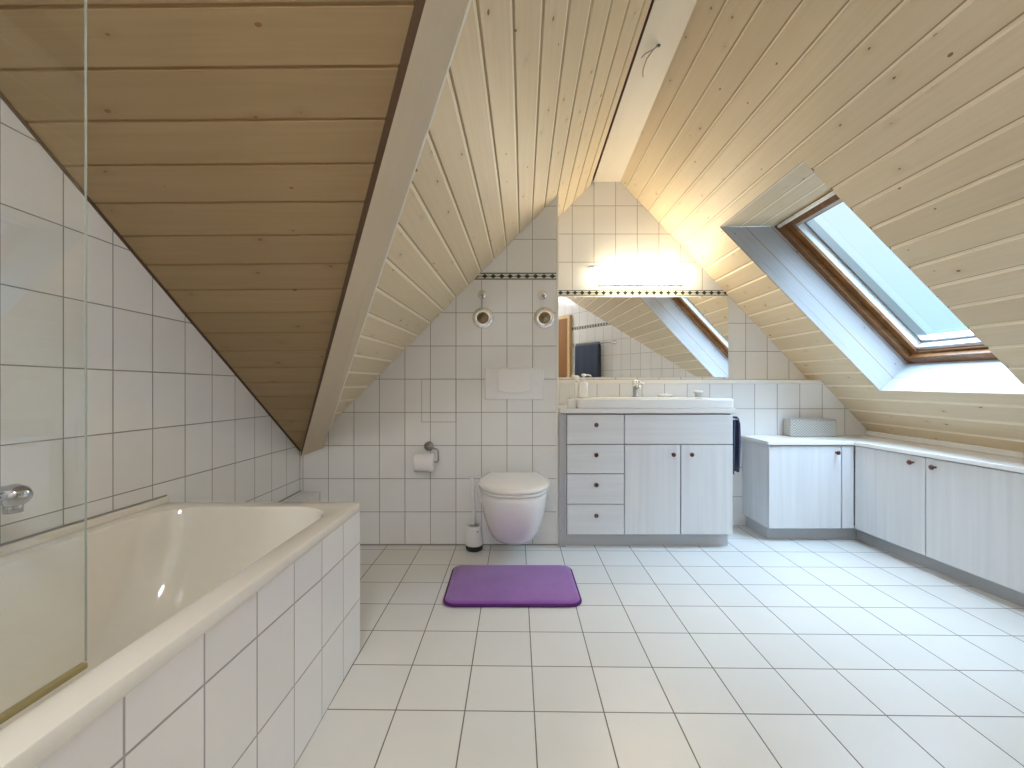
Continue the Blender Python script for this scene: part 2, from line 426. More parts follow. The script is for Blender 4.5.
# v of the groove through (.138, YT)
pg = Vector((.138, YT, 1.931+1.008*.138-.0302*YT)); vgL = (pg-OL).dot(VL)
bm = bmesh.new()
dR = (BR1-BR0); nR = Vector((-dR.y, dR.x, 0)).normalized()
if nR.x > 0: nR = -nR      # outer side = towards the left
beamdir = Vector((.055, 1.5, 0)); nB = Vector((beamdir.y, -beamdir.x, 0)).normalized()
boards(bm, OL, UL, VL, NL, -3.35, .15, -.05, 2.9, vgL, .1096,
       clip=[(BR0 + nR*.004, nR)])
# the shadow gap beside the ridge beam: cut only the boards, not the backing
g = [f for f in bm.faces if f.material_index == 0]
gv = set(v for f in g for v in f.verts); ge = set(e for f in g for e in f.edges)
bmesh.ops.bisect_plane(bm, geom=list(gv)+list(ge)+g, plane_co=Vector((.602-.022, 3.15, 0)), plane_no=nB, clear_outer=True)
finish_raw('ceiling', bm, ['board', 'stain'])
# slope above the tub: Z = 2.526 - .73 Y
NS = Vector((0, .73, 1)).normalized(); US = Vector((1, -.006, .006*.73)).normalized(); VS = Vector((0, 1, -.73)).normalized()
OS = Vector((-.8, 0, 2.526))
bm = bmesh.new(); dL = BL1-BL0; nLn = Vector((-dL.y, dL.x, 0)).normalized()
if nLn.x < 0: nLn = -nLn
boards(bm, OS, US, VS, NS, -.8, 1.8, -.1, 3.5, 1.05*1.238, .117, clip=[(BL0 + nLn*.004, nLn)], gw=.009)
finish_raw('ceiling', bm, ['board_shaded', 'stain'])
# flat piece behind the viewer
bm = bmesh.new(); vs = [bm.verts.new(p) for p in ((-1.5, -1.4, 2.526), (.85, -1.4, 2.526), (.85, .10, 2.526), (-1.5, .10, 2.526))]; bm.faces.new(vs); uvs(bm, lambda co, nn: (co.x, co.y/.115))
struct(finish('ceiling', bm, 'board'))

def beam(name, A, B, up, mats, along_uv=True):
    """A=(left0,left1) B=(right0,right1) bottom edges"""
    bm = bmesh.new(); l = bm.loops.layers.uv.verify()
    a0, a1, b0, b1 = A[0], A[1], B[0], B[1]; h = Vector((0, 0, up))
    v = [bm.verts.new(p) for p in (a0, a1, b1, b0, a0+h, a1+h, b1+h, b0+h)]
    faces = [((0, 1, 2, 3), 0), ((0, 1, 5, 4), 1), ((3, 2, 6, 7), 0), ((4, 5, 6, 7), 1), ((0, 3, 7, 4), 0), ((1, 2, 6, 5), 0)]
    L = (a1-a0).length
    for idx, mi in faces:
        f = bm.faces.new([v[i] for i in idx]); f.material_index = mi
        for lp in f.loops:
            co = lp.vert.co; u = (co-a0).dot((a1-a0).normalized()); vv = (co-a0).dot((b0-a0).normalized())
            lp[l].uv = (u, 3.2+vv*2.0)
    return struct(finish(name, bm, mats))
def ext(p0, p1, y):  # point on the line p0-p1 at given y
    t = (y-p0.y)/(p1.y-p0.y); return p0+(p1-p0)*t
beam('trim_4', (ext(BL0, BL1, -.0), ext(BL0, BL1, 2.70)), (ext(BR0, BR1, .05), ext(BR0, BR1, 2.70)), .30, ['beam', 'stain2'])
RL0, RL1 = Vector((.487, 0, 2.445)), Vector((.602, 3.16, 2.445)); RR0, RR1 = Vector((.612, 0, 2.445)), Vector((.797, 3.16, 2.445))
beam('trim_5', (RL0, RL1), (RR0, RR1), .22, ['ridge', 'stain'])
# thin pale trim where the valley beam meets the left slope
bm = bmesh.new(); tube(bm, [BR0 + Vector((.004, 0, .004)) - dR.normalized()*.6, ext(BR0, BR1, 2.5)+Vector((.004, 0, .012))], .004, 6)
struct(finish('trim_6', bm, 'trimwhite'))
# dark bead where the boards above the tub meet the left wall
bm = bmesh.new(); tube(bm, [(XL+.003, y, 2.526-.73*y-.002) for y in (.1, 1.4, 2.66)], .0055, 6); struct(finish('trim_7', bm, 'stain2'))
# ------------------------------------------------------------------ skylight
c2 = 3.57
def on_plane(p, n_off): return p
DEP = .235
wroot = bpy.data.objects.new('window_1', None); COL.objects.link(wroot); wroot.location = PR((HU0+HU1)/2, (HV0+HV1)/2, DEP); struct(wroot)
def wpart(name, bm, mat, parent=wroot, **k): return finish(name, bm, mat, parent, **k)
def rquad(bm, pts, uvl):
    l = bm.loops.layers.uv.verify(); f = bm.faces.new([bm.verts.new(p) for p in pts])
    for lp, q in zip(f.loops, uvl): lp[l].uv = q
# where the level top reveal meets the window plane
vtop = HV0 - DEP/math.tan(PI/2 - (PI/2-al)) if False else None
T0, T1 = PR(HU0, HV0, 0), PR(HU1, HV0, 0)
# level soffit: go in +X direction (in the vertical plane of V,N) until n = DEP
hx = (VR*math.cos(al) + NR*math.sin(al))          # horizontal outward direction
tt = DEP/(hx.dot(NR)); VTI = HV0 + tt*hx.dot(VR)
EPS = .0006
bm = bmesh.new()
Wd = HV1-HV0
# far side (faces the viewer), near side, bottom, top
for uu in (HU1+EPS, HU0-EPS):
    rquad(bm, [PR(uu, HV0, EPS), PR(uu, HV1, EPS), PR(uu, HV1, DEP), PR(uu, VTI, DEP)], [(0, 10.0), (Wd, 10.0), (Wd, 12.15), (VTI-HV0, 12.15)])
rquad(bm, [PR(HU0, HV1+EPS, EPS), PR(HU1, HV1+EPS, EPS), PR(HU1, HV1+EPS, DEP), PR(HU0, HV1+EPS, DEP)], [(0, 20.0), (.8, 20.0), (.8, 22.15), (0, 22.15)])
rquad(bm, [PR(HU0, HV0-EPS, EPS), PR(HU1, HV0-EPS, EPS), PR(HU1, VTI, DEP), PR(HU0, VTI, DEP)], [(0, 30.0), (.8, 30.0), (.8, 32.9), (0, 32.9)])
bm.faces.ensure_lookup_table(); bm.faces[-1].material_index = 1
wpart('window_reveal', bm, ['reveal', 'board'], origin=tuple(wroot.location))
def ring(bm, ua, ub, va, vb, n0, n1, t, tb=None, tt_=None):
    """rectangular frame, member width t"""
    tb = tb or t; tt_ = tt_ or t
    for (a, b, c, d) in ((ua, ua+t, va, vb), (ub-t, ub, va, vb), (ua+t, ub-t, va, va+tt_), (ua+t, ub-t, vb-tb, vb)):
        vs = [bm.verts.new(PR(x, y, z)) for x in (a, b) for y in (c, d) for z in (n0, n1)]
        for f in ((0, 1, 3, 2), (4, 6, 7, 5), (0, 4, 5, 1), (2, 3, 7, 6), (0, 2, 6, 4), (1, 5, 7, 3)): bm.faces.new([vs[i] for i in f])
bm = bmesh.new(); ring(bm, HU0-.02, HU1+.02, VTI-.03, HV1+.02, DEP, DEP+.11, .055, .065, .055)
wpart('window_frame', bm, 'brownframe', origin=tuple(wroot.location), bevel=.003)
SU0, SU1, SV0, SV1 = HU0+.075, HU1-.075, VTI+.085, HV1-.035
bm = bmesh.new(); ring(bm, HU0+.03, HU1-.03, VTI+.02, HV1-.04, DEP+.03, DEP+.10, .045, .02, .045)
wpart('window_casement', bm, 'brownframe', origin=tuple(wroot.location), bevel=.003)
bm = bmesh.new(); ring(bm, HU0+.055, HU1-.055, VTI+.06, HV1-.06, DEP+.045, DEP+.12, .022)
sash = wpart('window_sash', bm, 'alu', origin=tuple(wroot.location), bevel=.002)
bm = bmesh.new(); ring(bm, HU0+.074, HU1-.074, VTI+.08, HV1-.08, DEP+.085, DEP+.13, .018)
wpart('window_bead', bm, 'steel', origin=tuple(wroot.location))
bm = bmesh.new(); q = [PR(a, b, DEP+.115) for a, b in ((HU0+.07, VTI+.07), (HU1-.07, VTI+.07), (HU1-.07, HV1-.07), (HU0+.07, HV1-.07))]
bm.faces.new([bm.verts.new(p) for p in q]); wpart('window_pane', bm, 'pane', origin=tuple(wroot.location))
bm = bmesh.new(); tube(bm, [PR(HU0+.02, VTI+.012, DEP-.012), PR(HU1-.05, VTI+.012, DEP-.012)], .011, 10)
wpart('ventilation_bar', bm, 'trimwhite', origin=tuple(wroot.location), smooth=True)

# ------------------------------------------------------------------ bathtub
def rrect(x0, x1, y0, y1, r, z, k=9, m=5):
    if not isinstance(r, (list, tuple)): r = (r,)*4       # corners: (x1,y1),(x0,y1),(x0,y0),(x1,y0)
    cs = [(x1-r[0], y1-r[0], 0, r[0]), (x0+r[1], y1-r[1], 90, r[1]), (x0+r[2], y0+r[2], 180, r[2]), (x1-r[3], y0+r[3], 270, r[3])]
    out_ = []
    arcs = [[(cx+rr*math.cos(math.radians(a0+90*i/(k-1))), cy+rr*math.sin(math.radians(a0+90*i/(k-1))), z) for i in range(k)] for cx, cy, a0, rr in cs]
    for i in range(4):
        out_ += arcs[i]; a = arcs[i][-1]; b = arcs[(i+1) % 4][0]
        for j in range(1, m): t_ = j/m; out_.append((a[0]+(b[0]-a[0])*t_, a[1]+(b[1]-a[1])*t_, z))
    return out_
TY0, TY1 = -.12, 1.627
tub = thing('bathtub', 'cream built-in bathtub under the shaded board slope at the left wall', 'bathtub', (-.92, .75, 0))
bm = bmesh.new()
X0o, X1o = XL+.002, -.5545
rings = [rrect(X0o+.02, X1o-.018, TY0+.01, TY1-.018, .015, .519),
         rrect(X0o, X1o-.003, TY0, TY1-.003, .02, .519), rrect(X0o, X1o, TY0, TY1, .02, .526),
         rrect(X0o, X1o, TY0, TY1, .02, .5455), rrect(X0o, X1o-.0015, TY0+.001, TY1-.0015, .02, .549), rrect(X0o+.004, X1o-.006, TY0+.004, TY1-.006, .02, .5505)]
ix0, ix1, iy0, iy1 = XL+.062, -.6225, .02, 1.556
bx0, bx1, by0, by1 = -1.12, -.745, .16, 1.20
R4 = (.14, .12, .14, .14)
rings += [rrect(ix0-.012, ix1+.012, iy0-.012, iy1+.012, tuple(q+.012 for q in R4), .5505), rrect(ix0-.004, ix1+.004, iy0-.004, iy1+.004, R4, .5485), rrect(ix0, ix1, iy0, iy1, R4, .542)]
N_ = 12
for i in range(1, N_+1):
    t_ = i/N_; zz = .542-(.542-.135)*math.sin(t_*PI/2)**.9
    s_ = (1-math.cos(t_*PI/2)); sx = .25*t_*.4+.75*s_**1.3; sf = .55*t_+.45*s_
    rings.append(rrect(ix0+(bx0-ix0)*sx, ix1+(bx1-ix1)*sx, iy0+(by0-iy0)*sx, iy1+(by1-iy1)*sf, tuple(q+(.15-q)*t_ for q in R4), zz))
rings.append(rrect(bx0+.08, bx1-.08, by0+.08, by1-.08, .08, .128))
loft(bm, rings, cap0=False, cap1=True)
finish('basin', bm, 'tub', tub, smooth=True, origin=(-.92, .75, 0))
m_ = tub.children[0].modifiers.new('es', 'EDGE_SPLIT'); m_.split_angle = math.radians(28)
# raised lip against the wall
bm = bmesh.new(); box(bm, XL+.001, XL+.012, TY0, TY1, .546, .572)
finish('wall_lip', bm, 'tub', tub, bevel=.004, origin=(-.92, .75, 0))
bm = bmesh.new(); box(bm, XL+.001, XL+.005, TY0, TY1, .572, .577)
finish('sealant_joint', bm, 'grout', tub, origin=(-.92, .75, 0))
for o_ in tub.children:
    for v in o_.data.vertices: v.co.z += .023*(1.627-(v.co.y+.75 if True else 0)) + .003
# tiled apron
bm = bmesh.new(); box(bm, X0o+.02, X1o-.004, TY0, TY1-.004, 0, .518); bm.normal_update()
for f in [f for f in bm.faces if f.normal.z > .5 or f.calc_center_median().z > .51]: bmesh.ops.delete(bm, geom=[f], context='FACES_ONLY'); break
uvs(bm, lambda co, nn: (co.y-1.627+20*.166, co.z-.194+11*.2075-.037*(1.627-co.y)))
for v in bm.verts:
    if v.co.z > .4: v.co.z += .023*(1.627-v.co.y)+.003
finish('tiled_apron', bm, 'tile_tub', tub, origin=(-.92, .75, 0))

# bath mixer on the left wall
mx = thing('bath_mixer', 'chrome bath spout seen through the shower screen above the tub rim', 'tap', (XL, .93, .72))
bm = bmesh.new(); lathe(bm, [(.001, 0), (.034, 0), (.034, .008), (.02, .014), (.02, .05)], (XL, .86, .75), 'X'); lathe(bm, [(.001, 0), (.034, 0), (.034, .008), (.02, .014), (.02, .05)], (XL, 1.0, .75), 'X')
tube(bm, [(XL+.06, .80, .75), (XL+.06, 1.02, .75)], .026, 20)
finish('mixer_body', bm, 'chrome_grey', mx, smooth=True)
bm = bmesh.new(); sx = [(XL+.06, .95, .745), (XL+.12, .95, .75), (-1.10, .95, .752), (-1.082, .95, .752), (-1.068, .95, .750), (-1.058, .95, .747), (-1.054, .95, .744)]
tube(bm, sx, .02, 20, radii=[.019, .019, .0215, .0265, .0245, .017, .004])
tube(bm, [(-1.083, .95, .735), (-1.083, .95, .716)], .016, 16)
finish('spout', bm, 'chrome_grey', mx, smooth=True)
bm = bmesh.new(); tube(bm, [(XL+.06, .86, .77), (XL+.062, .86, .80), (XL+.11, .86, .82), (XL+.16, .86, .825)], .012, 12, radii=[.022, .02, .012, .010]); finish('lever', bm, 'chrome_grey', mx, smooth=True)
for o in mx.children: pass

# shower screen
sc = thing('shower_screen', 'clear glass shower screen standing on the bathtub rim at the left edge', 'shower screen', (-.634, .3, .57))
RZ = lambda y: .5540 + .023*(1.627-y)
def rimbox(x0, x1, y0, y1, h0, h1, top=None):
    bm = bmesh.new(); box(bm, x0, x1, y0, y1, 0, 1)
    for v in bm.verts: v.co.z = (RZ(v.co.y)+h0) if v.co.z < .5 else (top if top else RZ(v.co.y)+h1)
    return bm
finish('glass_pane', rimbox(-.631, -.625, -.11, .645, .008, 0, 2.0), 'glass', sc)
finish('glass_edge', rimbox(-.6295, -.6265, .6451, .6458, .010, 0, 2.0), 'edge', sc)
o = finish('bottom_seal', rimbox(-.6335, -.6235, -.11, .645, .0006, .010), 'seal', sc, bevel=.002); o['label'] = 'yellowed bottom seal'
finish('wall_profile', rimbox(-.643, -.616, -.119, -.112, .0, 0, 2.0), 'steel', sc)

# ------------------------------------------------------------------ toilet
def egg(w_, yb, yf, z, wb=.8, n_=40, p=2.3):
    """outline: back edge at yb (width wb*w), widest ~60 %, rounded front at yf"""
    L = yb-yf; pts = []
    N2 = n_//2
    for i in range(N2+1):
        a = PI*i/N2                                 # right side from back to front
        t_ = (1-math.cos(a))/2
        y = yb - L*t_
        # half width
        if t_ < .45: h = w_/2*(wb + (1-wb)*math.sin(t_/.45*PI/2))
        else: q = (t_-.45)/.55; h = w_/2*(1-q**p)**(1/p)
        pts.append((h, y))
    right = pts; left = [(-h, y) for h, y in pts[::-1]]
    full = right[:-1] + [(0, yf)] + left[1:]
    return [(cxT+x, y, z) for x, y in full]
cxT = .022
wc = thing('toilet', 'white wall-hung toilet with closed lid below the flush plate', 'toilet', (cxT, 2.4, 0))
bm = bmesh.new()
loft(bm, [egg(.15, YT, 2.44, .096, .95), egg(.22, YT, 2.39, .108, .95), egg(.262, YT, 2.35, .135, .95), egg(.300, YT, 2.305, .18, .93), egg(.332, YT, 2.262, .24, .9), egg(.354, YT, 2.227, .30, .88), egg(.368, YT, 2.202, .35, .86), egg(.375, YT, 2.186, .39, .85), egg(.376, YT, 2.181, .408, .85), egg(.366, YT, 2.188, .414, .85)])
finish('bowl', bm, 'white', wc, smooth=True)
bm = bmesh.new(); loft(bm, [egg(.366, 2.645, 2.184, .4165, .76), egg(.382, 2.645, 2.175, .420, .76), egg(.384, 2.645, 2.173, .428, .76), egg(.378, 2.645, 2.178, .432, .8)])
finish('seat', bm, 'white', wc, smooth=True)
bm = bmesh.new(); loft(bm, [egg(.380, 2.645, 2.178, .4355, .76), egg(.392, 2.647, 2.168, .440, .76), egg(.394, 2.647, 2.167, .449, .76), egg(.380, 2.643, 2.176, .457, .76), egg(.335, 2.62, 2.22, .4605, .8), egg(.15, 2.55, 2.35, .4625, .8)])
finish('lid', bm, 'white', wc, smooth=True)
for sx_ in (-.08, .08):
    bm = bmesh.new(); tube(bm, [(cxT+sx_-.025, 2.652, .440), (cxT+sx_+.025, 2.652, .440)], .011, 12); finish('hinge', bm, 'whiteplastic', wc, smooth=True)

# flush plate
fp = thing('flush_plate', 'white rectangular flush plate on the tiled wall above the toilet', 'flush plate', (.027, YT, .99))
bm = BX(-.153, .207, YT-.014, YT, .894, 1.086); finish('plate', bm, 'whiteplastic', fp, bevel=.004)
bm = bmesh.new()
pts = [(-.073, 1.080), (-.073, .945)] + [(-.073+.2*i/12, .945-.012*math.sin(PI*i/12)) for i in range(1, 12)] + [(.127, .945), (.127, 1.080)]
a = [bm.verts.new((x, YT-.022-(.010 if z < 1 else 0), z)) for x, z in pts]; b = [bm.verts.new((x, YT-.014, z)) for x, z in pts]
bm.faces.new(a); bm.faces.new(b[::-1])
for i in range(len(pts)): j = (i+1) % len(pts); bm.faces.new((a[i], a[j], b[j], b[i]))
finish('button', bm, 'whiteplastic', fp, bevel=.002)

# small corner valves and big rosettes
def valve(x, z, label, chain):
    t_ = thing('shutoff_valve', label, 'valve', (x, YT, z), 'small shutoff valves above the round rosettes')
    bm = bmesh.new(); lathe(bm, [(.001, 0), (.028, 0), (.028, -.004), (.020, -.010), (.010, -.012), (.010, -.03), (.001, -.03)], (x, YT, z), 'Y', 28); finish('rosette', bm, 'chrome', t_, smooth=True)
    bm = bmesh.new(); tube(bm, [(x+.004, YT-.03, z-.004), (x+.004, YT-.045, z-.012), (x+.008, YT-.05, z-.030)], .007, 10, radii=[.008, .009, .006]); finish('valve_stem', bm, 'steel', t_, smooth=True)
    if chain:
        bm = bmesh.new(); tube(bm, [(x, YT-.012, z-.02), (x+.002, YT-.014, z-.045), (x+.001, YT-.012, z-.075)], .0018, 6); finish('chain', bm, 'steel', t_)
    return t_
valve(-.170, 1.535, 'small chrome shutoff valve just under the border strip, left of the two', True)
valve(.200, 1.532, 'small chrome shutoff valve next to the mirror alcove corner', False)
def rosette(x, z, label):
    t_ = thing('water_valve_rosette', label, 'valve', (x, YT, z), 'big round chrome rosettes above the toilet')
    bm = bmesh.new(); lathe(bm, [(.001, 0), (.066, 0), (.066, -.004), (.058, -.014), (.044, -.020), (.034, -.018), (.030, -.012), (.001, -.012)], (x, YT, z), 'Y', 40)
    finish('disc', bm, 'chrome', t_, smooth=True)
    bm = bmesh.new(); lathe(bm, [(.001, -.012), (.029, -.012), (.029, -.022), (.024, -.026), (.010, -.026), (.009, -.034), (.001, -.034)], (x, YT, z), 'Y', 28)
    o = finish('core', bm, 'brass', t_, smooth=True); o['label'] = 'dark brass valve core'
rosette(-.166, 1.392, 'round chrome valve rosette with brass core, nearer the board slope')
rosette(.211, 1.393, 'round chrome valve rosette with brass core, nearer the mirror alcove')

# inspection panel
ip = thing('inspection_panel', 'tiled inspection panel with thin dark joint left of the flush plate', 'access panel', (-.436, YT, .88))
bm = BX(-.5425, -.329, YT-.0012, YT+.001, .7535, 1.020); finish('joint_frame', bm, 'grout', ip)
bm = BX(-.5395, -.332, YT-.0022, YT-.001, .7565, 1.0165); bm.normal_update(); uvs(bm, tiled_box_uv(XC-10*TW, 0, -10*TH)); finish('tiled_cover', bm, 'tile', ip)

# toilet paper
tp = thing('toilet_paper_holder', 'grey metal toilet paper holder on the tiled wall left of the toilet', 'paper holder', (-.50, YT, .60))
bm = bmesh.new(); lathe(bm, [(.001, 0), (.03, 0), (.03, -.006), (.022, -.014), (.012, -.02), (.012, -.05), (.001, -.05)], (-.497, YT, .607), 'Y', 28); finish('rosette', bm, 'steel', tp, smooth=True)
bm = bmesh.new(); tube(bm, [(-.497, YT-.045, .607), (-.47, YT-.05, .603), (-.441, YT-.055, .597), (-.432, YT-.058, .590), (-.430, YT-.06, .56), (-.430, YT-.06, .530), (-.434, YT-.06, .5215), (-.46, YT-.06, .5205), (-.575, YT-.06, .5205)], .0052, 10); finish('bent_rod', bm, 'steel', tp, smooth=True)
bm = bmesh.new()
lathe(bm, [(.022, -.570), (.052, -.570), (.054, -.566), (.054, -.459), (.052, -.455), (.022, -.455)], (0, YT-.06, .516), 'X', 36)
o = finish('toilet_paper_roll', bm, 'paper', None, smooth=False, bevel=.002); tag(o, 'white toilet paper roll hanging on the metal holder', 'toilet paper')
# loose end flap + core ring share the roll

# toilet brush
tb = thing('toilet_brush', 'white toilet brush in its holder on the floor beside the toilet', 'toilet brush', (-.214, 2.60, 0))
bm = bmesh.new(); lathe(bm, [(.001, 0), (.045, 0), (.050, .006), (.051, .022), (.050, .030), (.001, .030)], (-.214, 2.605, 0), 'Z', 36); finish('base_ring', bm, 'black', tb, smooth=True)
bm = bmesh.new(); lathe(bm, [(.049, .030), (.052, .034), (.051, .08), (.046, .135), (.044, .146), (.040, .146), (.040, .10), (.001, .10)], (-.214, 2.605, 0), 'Z', 36); finish('cup', bm, 'whiteplastic', tb, smooth=True)
bm = bmesh.new(); lathe(bm, [(.001, .10), (.036, .10), (.036, .135), (.022, .15), (.001, .152)], (-.214, 2.605, 0), 'Z', 24); finish('brush_head', bm, 'steel', tb, smooth=True)
bm = bmesh.new(); tube(bm, [(-.214, 2.605, .14), (-.215, 2.605, .20), (-.219, 2.605, .32), (-.224, 2.605, .40), (-.229, 2.605, .428), (-.231, 2.605, .438)], .009, 14, radii=[.009, .009, .010, .012, .010, .004]); finish('handle', bm, 'whiteplastic', tb, smooth=True)
bm = BX(-.197, -.183, 2.5555, 2.560, .118, .126); finish('maker_mark', bm, 'plinth', tb)

# rug
rg = thing('bath_mat', 'purple plush bath mat with dark edge on the floor before the toilet', 'bath mat', (.011, 2.16, 0))
def rugring(inset, z): return rrect(-.304+inset, .326-inset, 1.930+inset, 2.352-inset, .055-inset*.6, z, 8, 4)
bm = bmesh.new(); loft(bm, [rugring(.006, .0005), rugring(0, .004), rugring(-.001, .009), rugring(.004, .014), rugring(.012, .0145)], True, True); finish('edge_binding', bm, 'rugedge', rg, smooth=True)
bm = bmesh.new(); loft(bm, [rugring(.008, .012), rugring(.009, .0165), rugring(.016, .020), rugring(.03, .0215)], False, True)
finish('pile', bm, 'rug', rg, smooth=True)

# ------------------------------------------------------------------ knob helper
def knob(parent, x, y, z, axis):
    bm = bmesh.new()
    pr = [(.001, 0), (.006, 0), (.0055, .010), (.006, .014), (.012, .018), (.0135, .023), (.011, .028), (.004, .0305), (.0008, .031)]
    if axis == 'Y': lathe(bm, [(r, -h) for r, h in pr], (x, y, z), 'Y', 18)
    else: lathe(bm, [(r, -h) for r, h in pr], (x, y, z), 'X', 18)
    wp = parent.matrix_world
    o = finish('knob', bm, 'knob', None, smooth=True); o.parent = parent
    pl = parent.location + (parent.parent.location if parent.parent else Vector())
    o.location = -pl; return o
def cpart(name, bm, mat, parent, **k):
    return finish(name, bm, mat, parent, **k)

# ------------------------------------------------------------------ vanity
YV = 2.61
va = thing('vanity_cabinet', 'limed grey vanity cabinet with four drawers and two doors under the washbasin', 'cabinet', (.84, 2.8, 0))
VX = dict(l=.340, d1=.685, d2=1.022, r=1.334)
cpart('body', BX(.335, 1.328, YV+.019, YL-.003, .082, .810), 'cab', va)
cpart('filler_panel', BX(.298, .337, YV+.035, YL-.003, .0, .812), 'plinth', va)
cpart('plinth', BX(.337, 1.330, YV+.055, YL-.01, 0, .083), 'plinth', va)
G = .0028
zs = [(.626, .806), (.450, .626), (.268, .450), (.085, .268)]
for z0, z1 in zs:
    d = cpart('drawer', BX(VX['l']+G, VX['d1']-G, YV, YV+.018, z0+G, z1-G), 'cabx', va, bevel=.0015)
    knob(d, .513, YV, z0+(z1-z0)*.66, 'Y')
cpart('front_panel', BX(VX['d1']+G, VX['r'], YV, YV+.018, .626+G, .806-G), 'cabx', va, bevel=.0015)
d = cpart('door', BX(VX['d1']+G, VX['d2']-G, YV, YV+.018, .085+G, .626-G), 'cab', va, bevel=.0015); knob(d, .972, YV, .568, 'Y')
d = cpart('door', BX(VX['d2']+G, VX['r'], YV, YV+.018, .085+G, .626-G), 'cab', va, bevel=.0015); knob(d, 1.081, YV, .568, 'Y')
cpart('gap_shadow', BX(.338, 1.330, YV+.0178, YV+.0192, .083, .809), 'gap', va)
ct = finish('countertop', BX(.298, 1.353, YV-.004, YL-.002, .8125, .8405), 'top', bevel=.003)
tag(ct, 'thin white countertop slab lying on the vanity cabinet', 'countertop')
# washbasin
wb = thing('washbasin', 'wide white rectangular washbasin set on the vanity countertop', 'washbasin', (.87, 2.8, .841))
bm = bmesh.new()
x0, x1, y0, y1 = .406, 1.343, YV-.001, YL-.003
zt = .899
rings = [rrect(x0+.004, x1-.004, y0+.004, y1, .012, .8412), rrect(x0, x1, y0, y1, .014, .846), rrect(x0, x1, y0, y1, .014, zt-.006), rrect(x0+.005, x1-.005, y0+.005, y1-.002, .014, zt)]
bxx = (.46, 1.06, y0+.035, y1-.13)
rings += [rrect(bxx[0]-.01, bxx[1]+.01, bxx[2]-.01, bxx[3]+.01, .07, zt), rrect(bxx[0], bxx[1], bxx[2], bxx[3], .07, zt-.006), rrect(bxx[0]+.02, bxx[1]-.02, bxx[2]+.015, bxx[3]-.015, .07, zt-.05), rrect(bxx[0]+.08, bxx[1]-.08, bxx[2]+.06, bxx[3]-.06, .05, zt-.053+.0)]
loft(bm, rings, True, True); finish('ceramic_body', bm, 'white', wb, smooth=False, bevel=0)
for p in wb.children[0].data.polygons: p.use_smooth = True
m_ = wb.children[0].modifiers.new('es', 'EDGE_SPLIT'); m_.split_angle = math.radians(35)
bm = bmesh.new(); lathe(bm, [(.001, 0), (.025, 0), (.025, .003), (.001, .004)], (.76, 2.78, zt-.053), 'Z', 24); finish('drain', bm, 'chrome', wb, smooth=True)
# tap
YTAP = 2.955
tp2 = thing('basin_tap', 'chrome basin tap with a dark olive reflection at the back of the washbasin', 'tap', (.851, YTAP, zt))
bm = bmesh.new(); lathe(bm, [(.001, 0), (.024, 0), (.024, .004), (.019, .008), (.0185, .065), (.017, .075), (.001, .075)], (.851, YTAP, zt), 'Z', 28); finish('tap_body', bm, 'steel', tp2, smooth=True)
bm = bmesh.new(); tube(bm, [(.851, YTAP, zt+.055), (.851, YTAP-.06, zt+.070), (.851, YTAP-.10, zt+.068), (.851, YTAP-.115, zt+.055)], .010, 14); finish('spout', bm, 'chrome', tp2, smooth=True)
bm = bmesh.new(); lathe(bm, [(.001, .075), (.019, .076), (.022, .085), (.022, .104), (.018, .113), (.001, .116)], (.851, YTAP, zt), 'Z', 24)
tube(bm, [(.865, YTAP, zt+.10), (.885, YTAP-.01, zt+.098), (.902, YTAP-.02, zt+.094)], .006, 10); finish('lever', bm, 'chrome', tp2, smooth=True)
# soap dispenser
XD, YD = .490, 2.90
sd = thing('soap_dispenser', 'tall white pump soap dispenser at the left end of the washbasin', 'soap dispenser', (XD, YD, zt))
bm = bmesh.new(); lathe(bm, [(.001, 0), (.028, 0), (.030, .004), (.030, .088), (.026, .100), (.012, .104), (.011, .112), (.001, .112)], (XD, YD, zt), 'Z', 32); finish('bottle', bm, 'white', sd, smooth=True)
bm = bmesh.new(); lathe(bm, [(.001, .112), (.012, .112), (.012, .122), (.006, .124), (.006, .138), (.015, .140), (.016, .150), (.010, .156), (.001, .157)], (XD, YD, zt), 'Z', 24)
tube(bm, [(XD, YD, zt+.147), (XD+.03, YD, zt+.148), (XD+.046, YD, zt+.143), (XD+.048, YD, zt+.136)], .0055, 10); finish('pump', bm, 'whiteplastic', sd, smooth=True)
# cup beside it
bm = bmesh.new(); cx_, cy_ = .452, 2.905
# toothbrush-like slim bottle
sb = thing('tube_bottle', 'slim white bottle standing left of the pump dispenser', 'bottle', (.446, 2.915, zt))
bm = bmesh.new(); lathe(bm, [(.001, 0), (.014, 0), (.015, .003), (.015, .085), (.010, .095), (.001, .096)], (.446, 2.915, zt), 'Z', 24); finish('bottle_body', bm, 'white', sb, smooth=True)
bm = bmesh.new(); lathe(bm, [(.001, .096), (.010, .096), (.011, .118), (.012, .134), (.008, .142), (.001, .143)], (.446, 2.915, zt), 'Z', 20); finish('cap', bm, 'whiteplastic', sb, smooth=True)
# white box left of the basin
bm = bmesh.new(); loft(bm, [rrect(.350, .399, 2.640, 2.70, .008, .8407), rrect(.350, .399, 2.640, 2.70, .008, .888), rrect(.353, .396, 2.643, 2.697, .008, .892)]); o = finish('soap_box', bm, 'whiteplastic', bevel=.002)
tag(o, 'small white box on the countertop left of the washbasin', 'box')
